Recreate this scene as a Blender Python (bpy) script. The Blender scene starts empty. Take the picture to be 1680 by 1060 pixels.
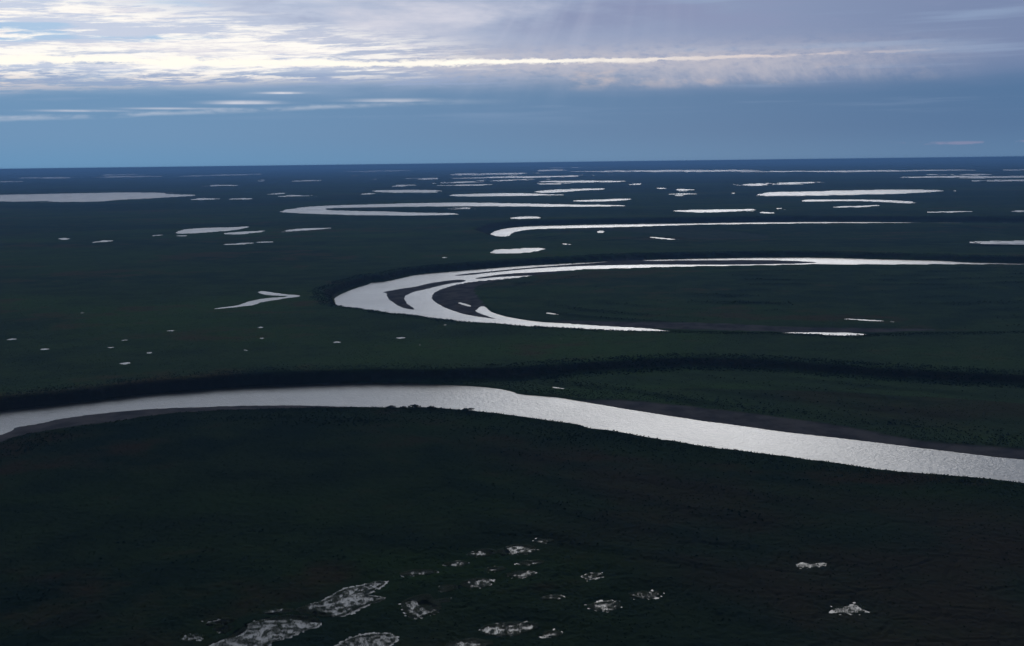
import bpy, math, random
import numpy as np
from mathutils import Matrix, Vector

S = bpy.context.scene
R = math.radians

# ------------------------------------------------------------------ camera
FPX = 1801.0                 # focal length in photo pixels (photo 1680 x 1060)
CAMZ = 160.0
PITCH = math.atan((530 - 267.0) / FPX)
ROLL = math.atan(20.5 / 1680)
_f = np.array([0, math.cos(PITCH), -math.sin(PITCH)])
_u0 = np.array([0, math.sin(PITCH), math.cos(PITCH)])
_x0 = np.array([1.0, 0, 0])
_r = math.cos(ROLL) * _x0 - math.sin(ROLL) * _u0
_u = math.sin(ROLL) * _x0 + math.cos(ROLL) * _u0
cam = bpy.data.cameras.new('camera')
camo = bpy.data.objects.new('camera', cam)
S.collection.objects.link(camo)
cam.sensor_fit = 'HORIZONTAL'
cam.angle = 2 * math.atan(840 / FPX)
cam.clip_start = 1.0
cam.clip_end = 300000.0
M = Matrix.Identity(4)
for i in range(3):
    M[i][0], M[i][1], M[i][2] = _r[i], _u[i], -_f[i]
M[2][3] = CAMZ
camo.matrix_world = M
S.camera = camo

S.view_settings.view_transform = 'Standard'
S.view_settings.look = 'None'
S.view_settings.exposure = 0.0
S.view_settings.gamma = 1.0


def lin(r, g, b):
    f = lambda c: (c / 12.92 if c <= 0.04045 else ((c + 0.055) / 1.055) ** 2.4)
    return (f(r / 255), f(g / 255), f(b / 255))


# ------------------------------------------------------------------ node helper
class E:
    """a float socket with arithmetic that writes math nodes"""
    nt = None

    def __init__(s, sock): s.s = sock

    @staticmethod
    def put(inp, v):
        if isinstance(v, E): E.nt.links.new(v.s, inp)
        else: inp.default_value = v

    @staticmethod
    def m(op, a, b=0.0, c=0.0, clamp=False):
        n = E.nt.nodes.new('ShaderNodeMath'); n.operation = op; n.use_clamp = clamp
        E.put(n.inputs[0], a); E.put(n.inputs[1], b); E.put(n.inputs[2], c)
        return E(n.outputs[0])

    def __add__(s, o): return E.m('ADD', s, o)
    __radd__ = __add__
    def __sub__(s, o): return E.m('SUBTRACT', s, o)
    def __rsub__(s, o): return E.m('SUBTRACT', o, s)
    def __mul__(s, o): return E.m('MULTIPLY', s, o)
    __rmul__ = __mul__
    def __truediv__(s, o): return E.m('DIVIDE', s, o)


def ss(v, a, b, lo=0.0, hi=1.0):
    n = E.nt.nodes.new('ShaderNodeMapRange'); n.interpolation_type = 'SMOOTHSTEP'
    E.put(n.inputs['Value'], v); E.put(n.inputs['From Min'], a); E.put(n.inputs['From Max'], b)
    E.put(n.inputs['To Min'], lo); E.put(n.inputs['To Max'], hi)
    return E(n.outputs[0])


def mr(v, a, b, lo, hi):
    n = E.nt.nodes.new('ShaderNodeMapRange')
    E.put(n.inputs['Value'], v); E.put(n.inputs['From Min'], a); E.put(n.inputs['From Max'], b)
    E.put(n.inputs['To Min'], lo); E.put(n.inputs['To Max'], hi)
    return E(n.outputs[0])


def gauss(v, c, w):
    d = (v - c) / w
    return E.m('EXPONENT', d * d * -1.0)


def mix(f, a, b):
    n = E.nt.nodes.new('ShaderNodeMix'); n.data_type = 'RGBA'; n.clamp_factor = True
    E.put(n.inputs[0], f)
    for k, v in ((6, a), (7, b)):
        if isinstance(v, (tuple, list)): n.inputs[k].default_value = (*v[:3], 1)
        else: E.nt.links.new(v, n.inputs[k])
    return n.outputs[2]


def scale(col, f):
    n = E.nt.nodes.new('ShaderNodeVectorMath'); n.operation = 'SCALE'
    if isinstance(col, (tuple, list)): n.inputs[0].default_value = col
    else: E.nt.links.new(col, n.inputs[0])
    E.put(n.inputs['Scale'], f)
    return n.outputs[0]


def addc(a, b):
    n = E.nt.nodes.new('ShaderNodeVectorMath'); n.operation = 'ADD'
    E.nt.links.new(a, n.inputs[0]); E.nt.links.new(b, n.inputs[1])
    return n.outputs[0]


def xyz(x, y, z=0.0):
    n = E.nt.nodes.new('ShaderNodeCombineXYZ')
    E.put(n.inputs[0], x); E.put(n.inputs[1], y); E.put(n.inputs[2], z)
    return n.outputs[0]


def noise(vec, sc=1.0, det=4.0, rough=0.55, dist=0.0):
    n = E.nt.nodes.new('ShaderNodeTexNoise')
    E.nt.links.new(vec, n.inputs['Vector'])
    n.inputs['Scale'].default_value = sc; n.inputs['Detail'].default_value = det
    n.inputs['Roughness'].default_value = rough; n.inputs['Distortion'].default_value = dist
    return E(n.outputs[0])


# ------------------------------------------------------------------ sun and sky
SUN_AZ, SUN_EL = R(10.0), R(19.0)
sun = bpy.data.lights.new('sun', 'SUN')
sun.energy = 0.5
sun.angle = R(24)
sun.color = (1.0, 0.97, 0.93)
suno = bpy.data.objects.new('sun', sun)
S.collection.objects.link(suno)
d = Vector((math.sin(SUN_AZ) * math.cos(SUN_EL), math.cos(SUN_AZ) * math.cos(SUN_EL), math.sin(SUN_EL)))
suno.rotation_euler = d.to_track_quat('Z', 'Y').to_euler()
suno.location = (0, 0, 400)

W = bpy.data.worlds.new('World')
S.world = W
W.use_nodes = True
E.nt = W.node_tree
E.nt.nodes.clear()


def build_sky():
    nt = E.nt
    tc = nt.nodes.new('ShaderNodeTexCoord')
    sp = nt.nodes.new('ShaderNodeSeparateXYZ')
    nt.links.new(tc.outputs['Generated'], sp.inputs[0])
    x, y, z = (E(o) for o in sp.outputs)
    hyp = E.m('SQRT', x * x + y * y + 1e-6)
    U = E.m('ARCTAN2', x, y) * FPX            # azimuth, 1801 units to a radian
    V = z / hyp * FPX                         # height above the horizon, same unit
    # physical sky behind everything
    nish = nt.nodes.new('ShaderNodeTexSky')
    nish.sky_type = 'NISHITA'; nish.sun_disc = False
    nish.sun_elevation = SUN_EL; nish.sun_rotation = SUN_AZ
    nish.air_density = 1.0; nish.dust_density = 1.0; nish.ozone_density = 2.0
    # blue rain bank under the cloud deck, darker to the right
    side = ss(U, -800, 800)
    horz = mix(side, lin(102, 147, 186), lin(84, 123, 162))
    low = mix(side, lin(109, 147, 184), lin(76, 113, 154))
    nA = noise(xyz(U * 0.003, V * 0.02, 3.1), 1, 5)
    nB = noise(xyz(U * 0.0016, V * 0.006, 9.4), 1, 5)
    base = mix(ss(V, 0, 55), horz, low)
    base = mix(0.012, base, scale(nish.outputs[0], 0.08))
    # cloud deck: lilac grey, paler left
    deckcol = mix(ss(U + (nB - 0.5) * 500.0, -600, 350), lin(200, 209, 228), lin(146, 159, 189))
    deckcol = mix(ss(U, 100, 800), deckcol, lin(122, 138, 172))
    patch = noise(xyz(U * 0.004 + V * 0.002, V * 0.016, 5.7), 1, 6, 0.6)
    deckcol = mix(ss(patch, 0.45, 0.72) * ss(V, 170, 230) * ss(U, 500, -200), deckcol, lin(214, 214, 226))
    deckcol = mix(ss(patch, 0.52, 0.3) * ss(V, 180, 240) * ss(U, -520, -250), deckcol, lin(140, 150, 182))
    deckm = ss(V + (nA - 0.5) * 60.0, 95, 165)
    col = mix(deckm, base, deckcol)
    # faint veils in the bank
    veil = noise(xyz(U * 0.0022, V * 0.05, 1.3), 1, 5)
    col = mix(ss(veil, 0.52, 0.75) * ss(V, 50, 110) * 0.55, col, lin(150, 170, 200))
    # blue gaps at the upper left
    gap = noise(xyz(U * 0.0038, (V - U * 0.02) * 0.032, 7.7), 1, 5)
    col = mix(ss(gap, 0.50, 0.40) * ss(U, -330, -560) * ss(V, 165, 190) * 0.8, col, lin(166, 198, 228))
    # broken white bands
    Vt = V - U * 0.035
    st = noise(xyz(U * 0.0030, Vt * 0.050, 0.4), 1, 9, 0.66, 0.25)
    st2 = noise(xyz(U * 0.016, Vt * 0.15, 4.4), 1, 8, 0.7, 0.3)
    t = mr(U, -785, 0, 0, 1)
    lo = mr(t, 0, 1, 118, 147)
    hi = mr(t, 0, 1, 268, 172)
    inside = ss(V, lo - 14.0, lo + 10.0) * ss(V, hi + 30.0, hi - 22.0)
    fadeR = ss(U, 60, -160)
    core = gauss(V, 166.0, mr(t, 0, 1, 30, 9)) * 0.10
    wm = ss(st + (st2 - 0.5) * 0.40 + core, 0.47, 0.60) * inside * fadeR
    wcol = mix(ss(st2, 0.35, 0.6), lin(226, 224, 232), (1.02, 0.985, 0.93))
    wcol = mix(ss(V, 150, 118), wcol, lin(214, 206, 208))
    col = mix(wm, col, wcol)
    # solid bright core, narrowing to the right into a thin lit line
    cw = mr(U, -760, 560, 6.5, 1.7)
    jit = (noise(xyz(U * 0.012, V * 0.03, 2.2), 1, 6, 0.65) - 0.5) * 26.0
    cv = mr(U, -760, 600, 160, 160) + jit * mr(U, -600, 200, 1.0, 0.35)
    rag = noise(xyz(U * 0.035, V * 0.10, 1.9), 1, 6, 0.7)
    cw = cw * mr(rag, 0.3, 0.7, 0.35, 1.9)
    halo = gauss(V, 158.0, 24.0) * ss(U, 820, 200) * ss(U, -300, 0) * ss(rag, 0.2, 0.6)
    col = mix(halo * 0.75, col, lin(200, 196, 204))
    line = ss(E.m('ABSOLUTE', V - cv), cw * 1.35, cw * 0.35)
    br = noise(xyz(U * 0.014, V * 0.05, 8.8), 1, 5, 0.6)
    lam = line * ss(U, 720, 380) * ss(br + mr(U, -500, 600, 0.25, 0.02), 0.40, 0.58)
    col = mix(lam, col, mix(ss(U, 0, 450), (1.05, 1.0, 0.9), lin(216, 205, 206)))
    # grey shaded shelf just below the bright core (left)
    shelf = ss(V, 118, 128) * ss(V, 150, 138) * ss(U, 60, -100)
    col = mix(shelf * ss(st2, 0.56, 0.42) * 0.75, col, lin(150, 168, 200))
    # virga hanging under the line to the right
    vs = noise(xyz((U + V * 0.5) * 0.022, V * 0.016, 6.6), 1, 7, 0.68)
    vir = ss(V, 108, 132) * ss(V, 176, 158) * ss(U, 20, 140) * ss(U, 760, 380)
    col = mix(vir * ss(vs, 0.35, 0.75) * 0.62 * ss(nA, 0.28, 0.55), col, lin(196, 192, 200))
    vp = noise(xyz(U * 0.012, V * 0.03, 12.2), 1, 5, 0.6)
    col = mix(vir * ss(V, 150, 140) * ss(vp, 0.52, 0.68) * 0.6, col, lin(206, 194, 194))
    # small lens clouds and the thin lit line low on the left
    th = noise(xyz(U * 0.01, V * 0.04, 3.9), 1, 5, 0.6)
    c2 = mr(U, -785, -150, 72, 97) + (th - 0.5) * 12.0
    l2 = ss(E.m('ABSOLUTE', V - c2), 6.0, 0.5) * ss(U, 60, -330)
    col = mix(l2 * ss(th, 0.36, 0.62) * 0.45, col, lin(206, 212, 224))
    for (cx, cy, wx, wy, a) in ((-420, 96, 44, 5.5, 0.75), (-355, 112, 32, 2.2, 0.95), (-190, 99, 60, 5, 0.45),
                                (-660, 84, 50, 2.2, 0.6), (-530, 88, 60, 2.0, 0.5)):
        dv = V - cy
        blob = gauss(U, cx, wx) * ss(dv, -1.5, 1.0) * ss(dv, wy + 2.0, wy * 0.3)
        col = mix(blob * a * ss(th, 0.2, 0.5), col, lin(232, 230, 236))
    c3 = ss(E.m('ABSOLUTE', V - 22.0 + (th - 0.5) * 8.0), 3.2, 0.6) * ss(U, 520, 640) * ss(th, 0.42, 0.56)
    col = mix(c3 * ss(br, 0.45, 0.58) * 0.4, col, lin(160, 150, 178))
    # faint rays from the hidden sun
    ang = E.m('ARCTAN2', U - 283.0, 650.0 - V)
    rays = noise(xyz(ang * 9.0, 0.0, 5.0), 1, 3)
    rm = ss(V, 60, 230) * ss(rays, 0.42, 0.75)
    col = mix(rm * 0.34 * ss(U, -330, -200) * ss(U, 400, 0), col, lin(196, 200, 218))
    # above the frame: veiled sun glow, then dark overcast overhead and behind
    el = E.m('ARCSINE', z) * 57.29578
    az = U * (57.29578 / FPX)
    n5 = noise(tc.outputs['Generated'], 4.0, 5)
    dark = scale(mix(n5, (0.036, 0.050, 0.058), (0.070, 0.086, 0.094)), 0.55)
    top = mix(ss(el, 12, 26), lin(150, 158, 186), dark)
    front = ss(E.m('ABSOLUTE', az), 75, 38)
    glow = gauss(el, 17.5, 8.0) * gauss(az, -8.0, 68.0)
    glow = glow * ss(el, 8.4, 14) * mr(n5, 0.3, 0.7, 0.75, 1.25)
    gs = E.nt.nodes.new('ShaderNodeVectorMath'); gs.operation = 'SCALE'
    gs.inputs[0].default_value = (1.80, 1.98, 2.22); E.put(gs.inputs['Scale'], glow)
    col = mix(ss(V, 270, 330), col, top)
    col = mix(front, dark, col)
    col = addc(col, gs.outputs[0])
    bg = nt.nodes.new('ShaderNodeBackground')
    nt.links.new(scale(col, 10.0), bg.inputs['Color'])
    bg.inputs['Strength'].default_value = 0.1
    out = nt.nodes.new('ShaderNodeOutputWorld')
    nt.links.new(bg.outputs[0], out.inputs['Surface'])


build_sky()
W.cycles.sampling_method = 'MANUAL'
W.cycles.sample_map_resolution = 1024

# ------------------------------------------------------------------ small numpy toolbox
def up(x, y, z=0.0):
    """ground point seen at photo pixel (x, y) on level z"""
    dx = _f[None] + ((np.atleast_1d(x) - 840) / FPX)[:, None] * _r[None] + ((530 - np.atleast_1d(y)) / FPX)[:, None] * _u[None]
    t = (z - CAMZ) / np.minimum(dx[:, 2], -0.0027)
    return dx[:, :2] * t[:, None]


def hsh(ix, iy, seed):
    h = (ix.astype(np.int64) * 374761393 + iy.astype(np.int64) * 668265263 + seed * 1442695041) & 0xFFFFFFFF
    h = ((h ^ (h >> 13)) * 1274126177) & 0xFFFFFFFF
    h = h ^ (h >> 16)
    return (h & 0xFFFFFF).astype(np.float64) / 0xFFFFFF


def vn(x, y, s, seed=0):
    x = x / s; y = y / s
    ix = np.floor(x); iy = np.floor(y)
    fx = x - ix; fy = y - iy
    fx = fx * fx * (3 - 2 * fx); fy = fy * fy * (3 - 2 * fy)
    ix = ix.astype(np.int64); iy = iy.astype(np.int64)
    a = hsh(ix, iy, seed); b = hsh(ix + 1, iy, seed); c = hsh(ix, iy + 1, seed); e = hsh(ix + 1, iy + 1, seed)
    return (a + (b - a) * fx) * (1 - fy) + (c + (e - c) * fx) * fy - 0.5      # -.5 .. .5


def fbm(x, y, s, o=3, seed=0):
    t = 0; a = 1.0
    for k in range(o):
        t = t + a * vn(x + 13.7 * k, y - 7.1 * k, s, seed + k); a *= 0.5; s *= 0.5
    return t


def sst(v, a, b):
    t = np.clip((v - a) / (b - a), 0, 1)
    return t * t * (3 - 2 * t)


def chaikin(p, n=1):
    for _ in range(n):
        q = np.roll(p, -1, 0)
        p = np.stack([0.75 * p + 0.25 * q, 0.25 * p + 0.75 * q], 1).reshape(-1, 2)
    return p


def sdf(px, py, poly):
    d2 = np.full(px.shape, 1e18); ins = np.zeros(px.shape, bool)
    a = poly; b = np.roll(poly, -1, 0)
    for (ax, ay), (bx, by) in zip(a, b):
        ex, ey = bx - ax, by - ay
        l2 = ex * ex + ey * ey
        if l2 < 1e-9: continue
        wx = px - ax; wy = py - ay
        t = np.clip((wx * ex + wy * ey) / l2, 0, 1)
        d2 = np.minimum(d2, (wx - ex * t) ** 2 + (wy - ey * t) ** 2)
        if ey != 0:
            c = (ay > py) != (by > py)
            ins ^= c & (px < ex * (py - ay) / ey + ax)
    d = np.sqrt(d2)
    return np.where(ins, -d, d)


class Poly:
    def __init__(s, pts, margin):
        s.p = pts; s.m = margin
        s.lo = pts.min(0) - margin; s.hi = pts.max(0) + margin
        s.c = pts.mean(0)

    def d(s, x, y, far=1e6):
        o = np.full(x.shape, far)
        k = (x > s.lo[0]) & (x < s.hi[0]) & (y > s.lo[1]) & (y < s.hi[1])
        if k.any(): o[k] = sdf(x[k], y[k], s.p)
        return o


def P(px, z=0.0, it=1, margin=60.0, push=0.0):
    a = np.array(px, float)
    w = up(a[:, 0], a[:, 1], z)
    if push:
        n = w / np.linalg.norm(w, axis=1)[:, None]; w = w + n * push
    return Poly(chaikin(w, it), margin)


# ------------------------------------------------------------------ the traced layout (photo pixels)
TERR = 9.0     # terrace level above the river
# near river, upper shore left to right
nr_up = [(-700, 800), (-300, 722), (-80, 687), (0, 674), (57, 667), (133, 659), (217, 649), (310, 641), (350, 637), (450, 631.5), (560, 627.5),
         (660, 627.5), (760, 632.7), (813, 637), (843, 643), (850, 647), (893, 650), (927, 654), (977, 662.7),
         (1027, 670.7), (1120, 686.7), (1220, 700), (1320, 712.7), (1420, 724), (1520, 736.7), (1620, 747.7), (1680, 754),
         (1900, 783), (2300, 835)]
nr_lo = [(2300, 885), (1900, 824), (1680, 794), (1587, 784), (1453, 772.5), (1403, 765), (1353, 758), (1280, 748.5), (1220, 741.5), (1160, 733.5),
         (1120, 726), (1077, 721), (1020, 710), (970, 704), (950, 698), (867, 685), (800, 677), (760, 673.5),
         (693, 669), (633, 669.5), (560, 667), (433, 665), (333, 668), (250, 670.7), (177, 676.7), (100, 686.7), (67, 695),
         (23, 701.7), (25, 705), (0, 714), (-80, 738), (-300, 800), (-700, 930)]
# second river, outer shore; near shore is hidden behind the terrace edge
sr_up = [(546, 492), (552, 485.7), (572, 476.8), (588, 471), (606, 466), (609, 463), (636, 461.6), (663, 455), (681, 451), (716, 447),
         (770, 443), (820, 438.7), (882, 434.5), (951, 431), (1000, 428.3), (1053, 426), (1100, 425), (1238, 422.4), (1341, 422.4),
         (1445, 425), (1549, 427.6), (1583, 430), (1680, 432.3), (1900, 433), (2500, 430)]
sr_lo2 = [(2500, 433), (1900, 435.5), (1680, 434.6), (1618, 434), (1410, 434.7), (1341, 434), (1238, 435.7), (1100, 438), (1003, 441.4),
          (940, 443), (882, 452.5), (813, 458.7), (775, 462), (743, 468), (716, 477), (706, 487.5), (713, 496), (734, 507),
          (770, 518), (806, 523), (815, 523), (809, 521.4), (799, 518), (784, 513), (779, 510), (782.5, 509), (788, 502.7), (796, 502.7),
          (802, 510), (820, 517.4), (865, 526), (900, 529.4), (1003, 535.7), (1070, 539.6), (1110, 545), (1180, 548), (1255, 548), (1290, 545.2), (1330, 545.8),
          (1405, 546.4), (1440, 551), (1520, 551), (1680, 547), (1900, 538), (2500, 526)]
sr_near = [(546, 492), (552, 494.6), (573.6, 501), (613, 505), (652, 511.6), (677, 513), (713, 518.8), (734, 522), (759, 523), (770, 526),
           (820, 527.7), (865, 532), (934, 535.3), (1003, 538.8), (1084, 541.5), (1180, 543.5), (1272, 544.8), (1341, 547.4),
           (1376, 549.8), (1424, 546.9), (1520, 545), (1611, 543), (1680, 541), (1900, 537), (2500, 525)]
tr_up = [(797, 386.5), (801.7, 385), (812, 379), (826.7, 375), (860, 371.4), (910, 370), (993, 368.2), (1120, 366.6), (1286, 364), (1453, 364.2), (1535, 365.4), (1900, 366), (2400, 360)]
tr_lo = [(2400, 361), (1900, 367), (1535, 365.9), (1420, 366.2), (1286, 367), (1120, 369.4), (1026, 372.9), (910, 375.2), (867, 377), (850, 379.4), (838, 383), (833, 389.3)]


def cat(a, b, za=0.0, zb=0.0, pb=0.0):
    a = np.array(a, float); b = np.array(b, float)
    wa = up(a[:, 0], a[:, 1], za); wb = up(b[:, 0], b[:, 1], zb)
    if pb:
        wb = wb + wb / np.linalg.norm(wb, axis=1)[:, None] * pb
    return np.concatenate([wa, wb])


NEAR = Poly(chaikin(cat(nr_up, nr_lo, 0, 0)), 420)
_sr_near = np.array(sr_near[::-1][:-1], float)
_w = up(_sr_near[:, 0], _sr_near[:, 1], TERR); _w += _w / np.linalg.norm(_w, axis=1)[:, None] * 9.0
_a = np.array(sr_up, float); _b = np.array(sr_lo2, float)
SECOND = Poly(chaikin(np.concatenate([up(_a[:, 0], _a[:, 1]), up(_b[:, 0], _b[:, 1]), _w])), 420)
THIRD = Poly(chaikin(cat(tr_up, tr_lo)), 420)
# floodplains: inside them the ground is low, outside it climbs to the terrace
fp_far = [(-2500, 1100), (-700, 800), (-300, 722), (-80, 687), (0, 674), (57, 667), (133, 659), (217, 649), (310, 641), (450, 631.5), (560, 627), (660, 626),
          (760, 628), (850, 625), (960, 617), (1100, 608), (1250, 611), (1400, 624), (1550, 633), (1680, 640), (2000, 655), (2600, 690)]
_a = np.array(fp_far, float); _a = up(_a[:, 0], _a[:, 1], 0.8)
FP1 = Poly(chaikin(np.concatenate([_a, [[6000, 300], [6000, -5000], [-6000, -5000], [-6000, 100]]])), 60)
_a = up(np.array(sr_up)[:, 0].astype(float), np.array(sr_up)[:, 1].astype(float), 0)
FP2 = Poly(chaikin(np.concatenate([_a, _w])), 60)
fp3 = [(833, 389.8), (900, 391.5), (1000, 394.5), (1120, 399), (1300, 402), (1680, 404), (2400, 404)]
_b = np.array(fp3[::-1], float); _b = up(_b[:, 0], _b[:, 1], TERR); _a = np.array(tr_up, float)
FP3 = Poly(chaikin(np.concatenate([up(_a[:, 0], _a[:, 1]), _b])), 80)

# sand: bars in and beside the rivers
BARS = {}
BARS['mid'] = [(625, 479), (654, 474), (681, 470.5), (699, 465), (734, 460), (756, 458), (768, 460), (759, 462.5), (734, 465), (709, 472),
               (677, 478.6), (661, 487.5), (668, 498), (684, 509.3), (663, 505), (645, 497), (634, 485.7), (636, 481)]
BARS['long'] = [(741, 452), (762, 449), (813, 444), (865, 438.7), (934, 433.8), (991, 430.3), (1003, 427.5), (1048, 425.3), (1056, 428), (1100, 427), (1238, 426),
                (1290, 427), (1355, 430.4), (1290, 433), (1203, 434.2), (1100, 434.3), (1072, 434), (986, 435.2), (917, 437.8), (865, 441.3),
                (813, 446.2), (762, 452)]
BARS['small'] = [(775, 457.2), (796, 453.2), (831, 448.6), (900, 445.3), (940, 443), (925, 446), (885, 451.2), (813, 454.3), (785, 457.8)]
BARS['inner'] = [(882, 453.5), (820, 458), (779, 461.6), (743, 468), (716, 477), (706, 487.5), (713, 496), (734, 507), (770, 518), (806, 523), (815, 523),
                 (809, 521.4), (799, 518), (784, 513), (779, 510), (782.5, 509), (788, 502.7), (796, 503), (788, 495), (775, 480), (781, 470), (820, 460.5)]
BARS['near'] = [(-300, 800), (-80, 738), (0, 714), (25, 705), (23, 701.7), (67, 695), (100, 686.7), (177, 676.7), (250, 670.7), (333, 668), (433, 665), (560, 667),
                (600, 668.7), (470, 670), (367, 673.5), (253, 681), (200, 692), (133, 700), (57, 710), (30, 716), (0, 726), (-80, 755), (-300, 822)]
BARS['far'] = [(943, 657), (977, 662.7), (1027, 670.7), (1120, 686.7), (1220, 700), (1320, 712.7), (1420, 724), (1520, 736.7), (1680, 754), (1900, 783), (2300, 835),
               (2300, 815), (1900, 765), (1680, 738), (1520, 727), (1480, 720), (1420, 708), (1320, 692.5), (1220, 679.5), (1120, 667.5), (1027, 658.5)]
BARS['strip'] = [(900, 528.5), (1003, 535), (1084, 539.5), (1180, 542.5), (1272, 544.5), (1330, 545.3), (1424, 545.8), (1480, 544.5), (1550, 542.5), (1445, 540.3), (1330, 539), (1200, 534), (1107, 531), (1000, 529), (930, 526.5)]
BARS['back'] = [(880, 377), (1026, 373.3), (1120, 370), (1150, 375), (1300, 392), (1150, 396), (1110, 390), (1060, 384), (1000, 380), (900, 380)]
bars = {k: P(v, 0.3 if k != 'back' else 0.5, 1, 40) for k, v in BARS.items()}

# standing water: (kind, points, level)
LAKES = []


def L(kind, pts, z=8.5, it=1): LAKES.append((kind, pts, z, it))


def lens(kind, x0, x1, y0, y1, h, z=8.5, seed=0):
    """a long low lake from (x0,y0) to (x1,y1), h photo pixels deep, with uneven shores"""
    rg = random.Random(int(x0 * 7 + y0 * 13 + seed))
    h *= 0.78 if y0 < 420 else 0.55
    n = max(7, min(16, int((x1 - x0) / 7))); a = []; b = []
    fat = rg.uniform(0.25, 0.75); pw = rg.uniform(0.75, 1.3); wob = 0.0
    for i in range(1, n):
        t = i / n
        w = (t / fat if t < fat else (1 - t) / (1 - fat)) ** pw
        wob = wob * 0.5 + rg.uniform(-0.14, 0.14) * h
        a.append((x0 + (x1 - x0) * (t + rg.uniform(-.03, .03)), y0 + (y1 - y0) * t + wob - h * 0.5 * w * rg.uniform(0.35, 1.2) - 0.2))
        b.append((x0 + (x1 - x0) * (t + rg.uniform(-.03, .03)), y0 + (y1 - y0) * t + wob + h * 0.5 * w * rg.uniform(0.35, 1.3) + 0.2))
    L(kind, [(x0, y0)] + a + [(x1, y1)] + b[::-1], z)


L('lake', [(-160, 321), (0, 320), (50, 318.7), (133, 317.3), (200, 315.7), (260, 316.3), (277, 318.7), (330, 320), (300, 322.7), (233, 326), (187, 328.3), (167, 330.7),
           (90, 331.3), (80, 329), (30, 331), (0, 330), (-160, 333)])
L('oxbow_lake', [(456, 346.8), (480, 342), (520, 338.5), (560, 336.7), (660, 334), (746, 332.3), (826, 333.3), (926, 335.5), (1028, 337), (1020, 338), (926, 339.3), (826, 338),
                 (693, 338.7), (560, 340.7), (534, 342.3), (531, 344.2), (560, 346), (620, 346.7), (660, 348.3), (775, 350.7), (693, 354), (593, 352.7), (560, 352.3), (500, 350.5), (470, 348.6)])
L('lake', [(1240, 318.3), (1266, 314.7), (1326, 314.7), (1386, 312.7), (1486, 310.7), (1565, 312.7), (1520, 315.3), (1470, 318), (1386, 319.3), (1286, 321), (1250, 320.7)])
L('oxbow_lake', [(1312, 329.3), (1320, 327.8), (1403, 327.4), (1470, 329), (1507, 332.7), (1487, 334), (1470, 331.9), (1420, 329.6), (1353, 330.2), (1317, 330.9)])
L('lake', [(1100, 346), (1120, 345), (1230, 343), (1240, 344.2), (1226, 346), (1153, 349), (1120, 347.3)])
L('lake', [(803, 414.3), (815, 409), (846, 408.7), (870, 406.7), (893, 407), (880, 412.7), (853, 415.3), (813, 416)])
L('lake', [(285, 383.3), (297, 377.3), (333, 374), (383, 373.2), (411, 371), (400, 376), (360, 380), (333, 381.7), (300, 384)])
L('lake', [(361, 383.6), (383, 380.9), (417, 379.4), (447, 377.3), (413, 382.7), (390, 385.3)])
L('lake', [(464, 378.6), (500, 374.7), (556, 373.6), (500, 378), (470, 380)])
L('lake', [(336.7, 508.3), (393, 501), (396.7, 497.3), (420, 491.7), (431.7, 490), (480, 485.9), (450, 484.6), (436.7, 483.4), (430, 481.5), (421.7, 480), (430, 477.3), (446.7, 480),
           (467, 482.7), (500, 485.2), (473, 488.9), (433, 494.5), (420, 500.3), (400, 502.6)])
L('lake', [(833, 357.3), (853, 355.7), (880, 355.3), (891, 358), (870, 359.2), (843, 359.2)])
L('lake', [(605, 313.6), (620, 312.2), (700, 311.3), (720, 313), (715, 315), (680, 316.2), (640, 315.8)])
L('lake', [(731, 320.8), (766, 318.2), (853, 316.5), (887, 318.2), (933, 320), (900, 320.6), (793, 322.2), (743, 322.2)])
L('lake', [(936, 329.4), (985, 327.4), (1030, 325.8), (1033, 327.7), (1000, 330), (960, 330.7)])
L('lake', [(878, 315.5), (893, 311.5), (940, 310.6), (955, 309.8), (997, 309), (996, 310.6), (945, 313), (925, 315.2), (890, 316.7)])
L('lake', [(1590, 397.8), (1640, 396.5), (1720, 396), (1720, 400.8), (1640, 399.5)])
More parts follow.
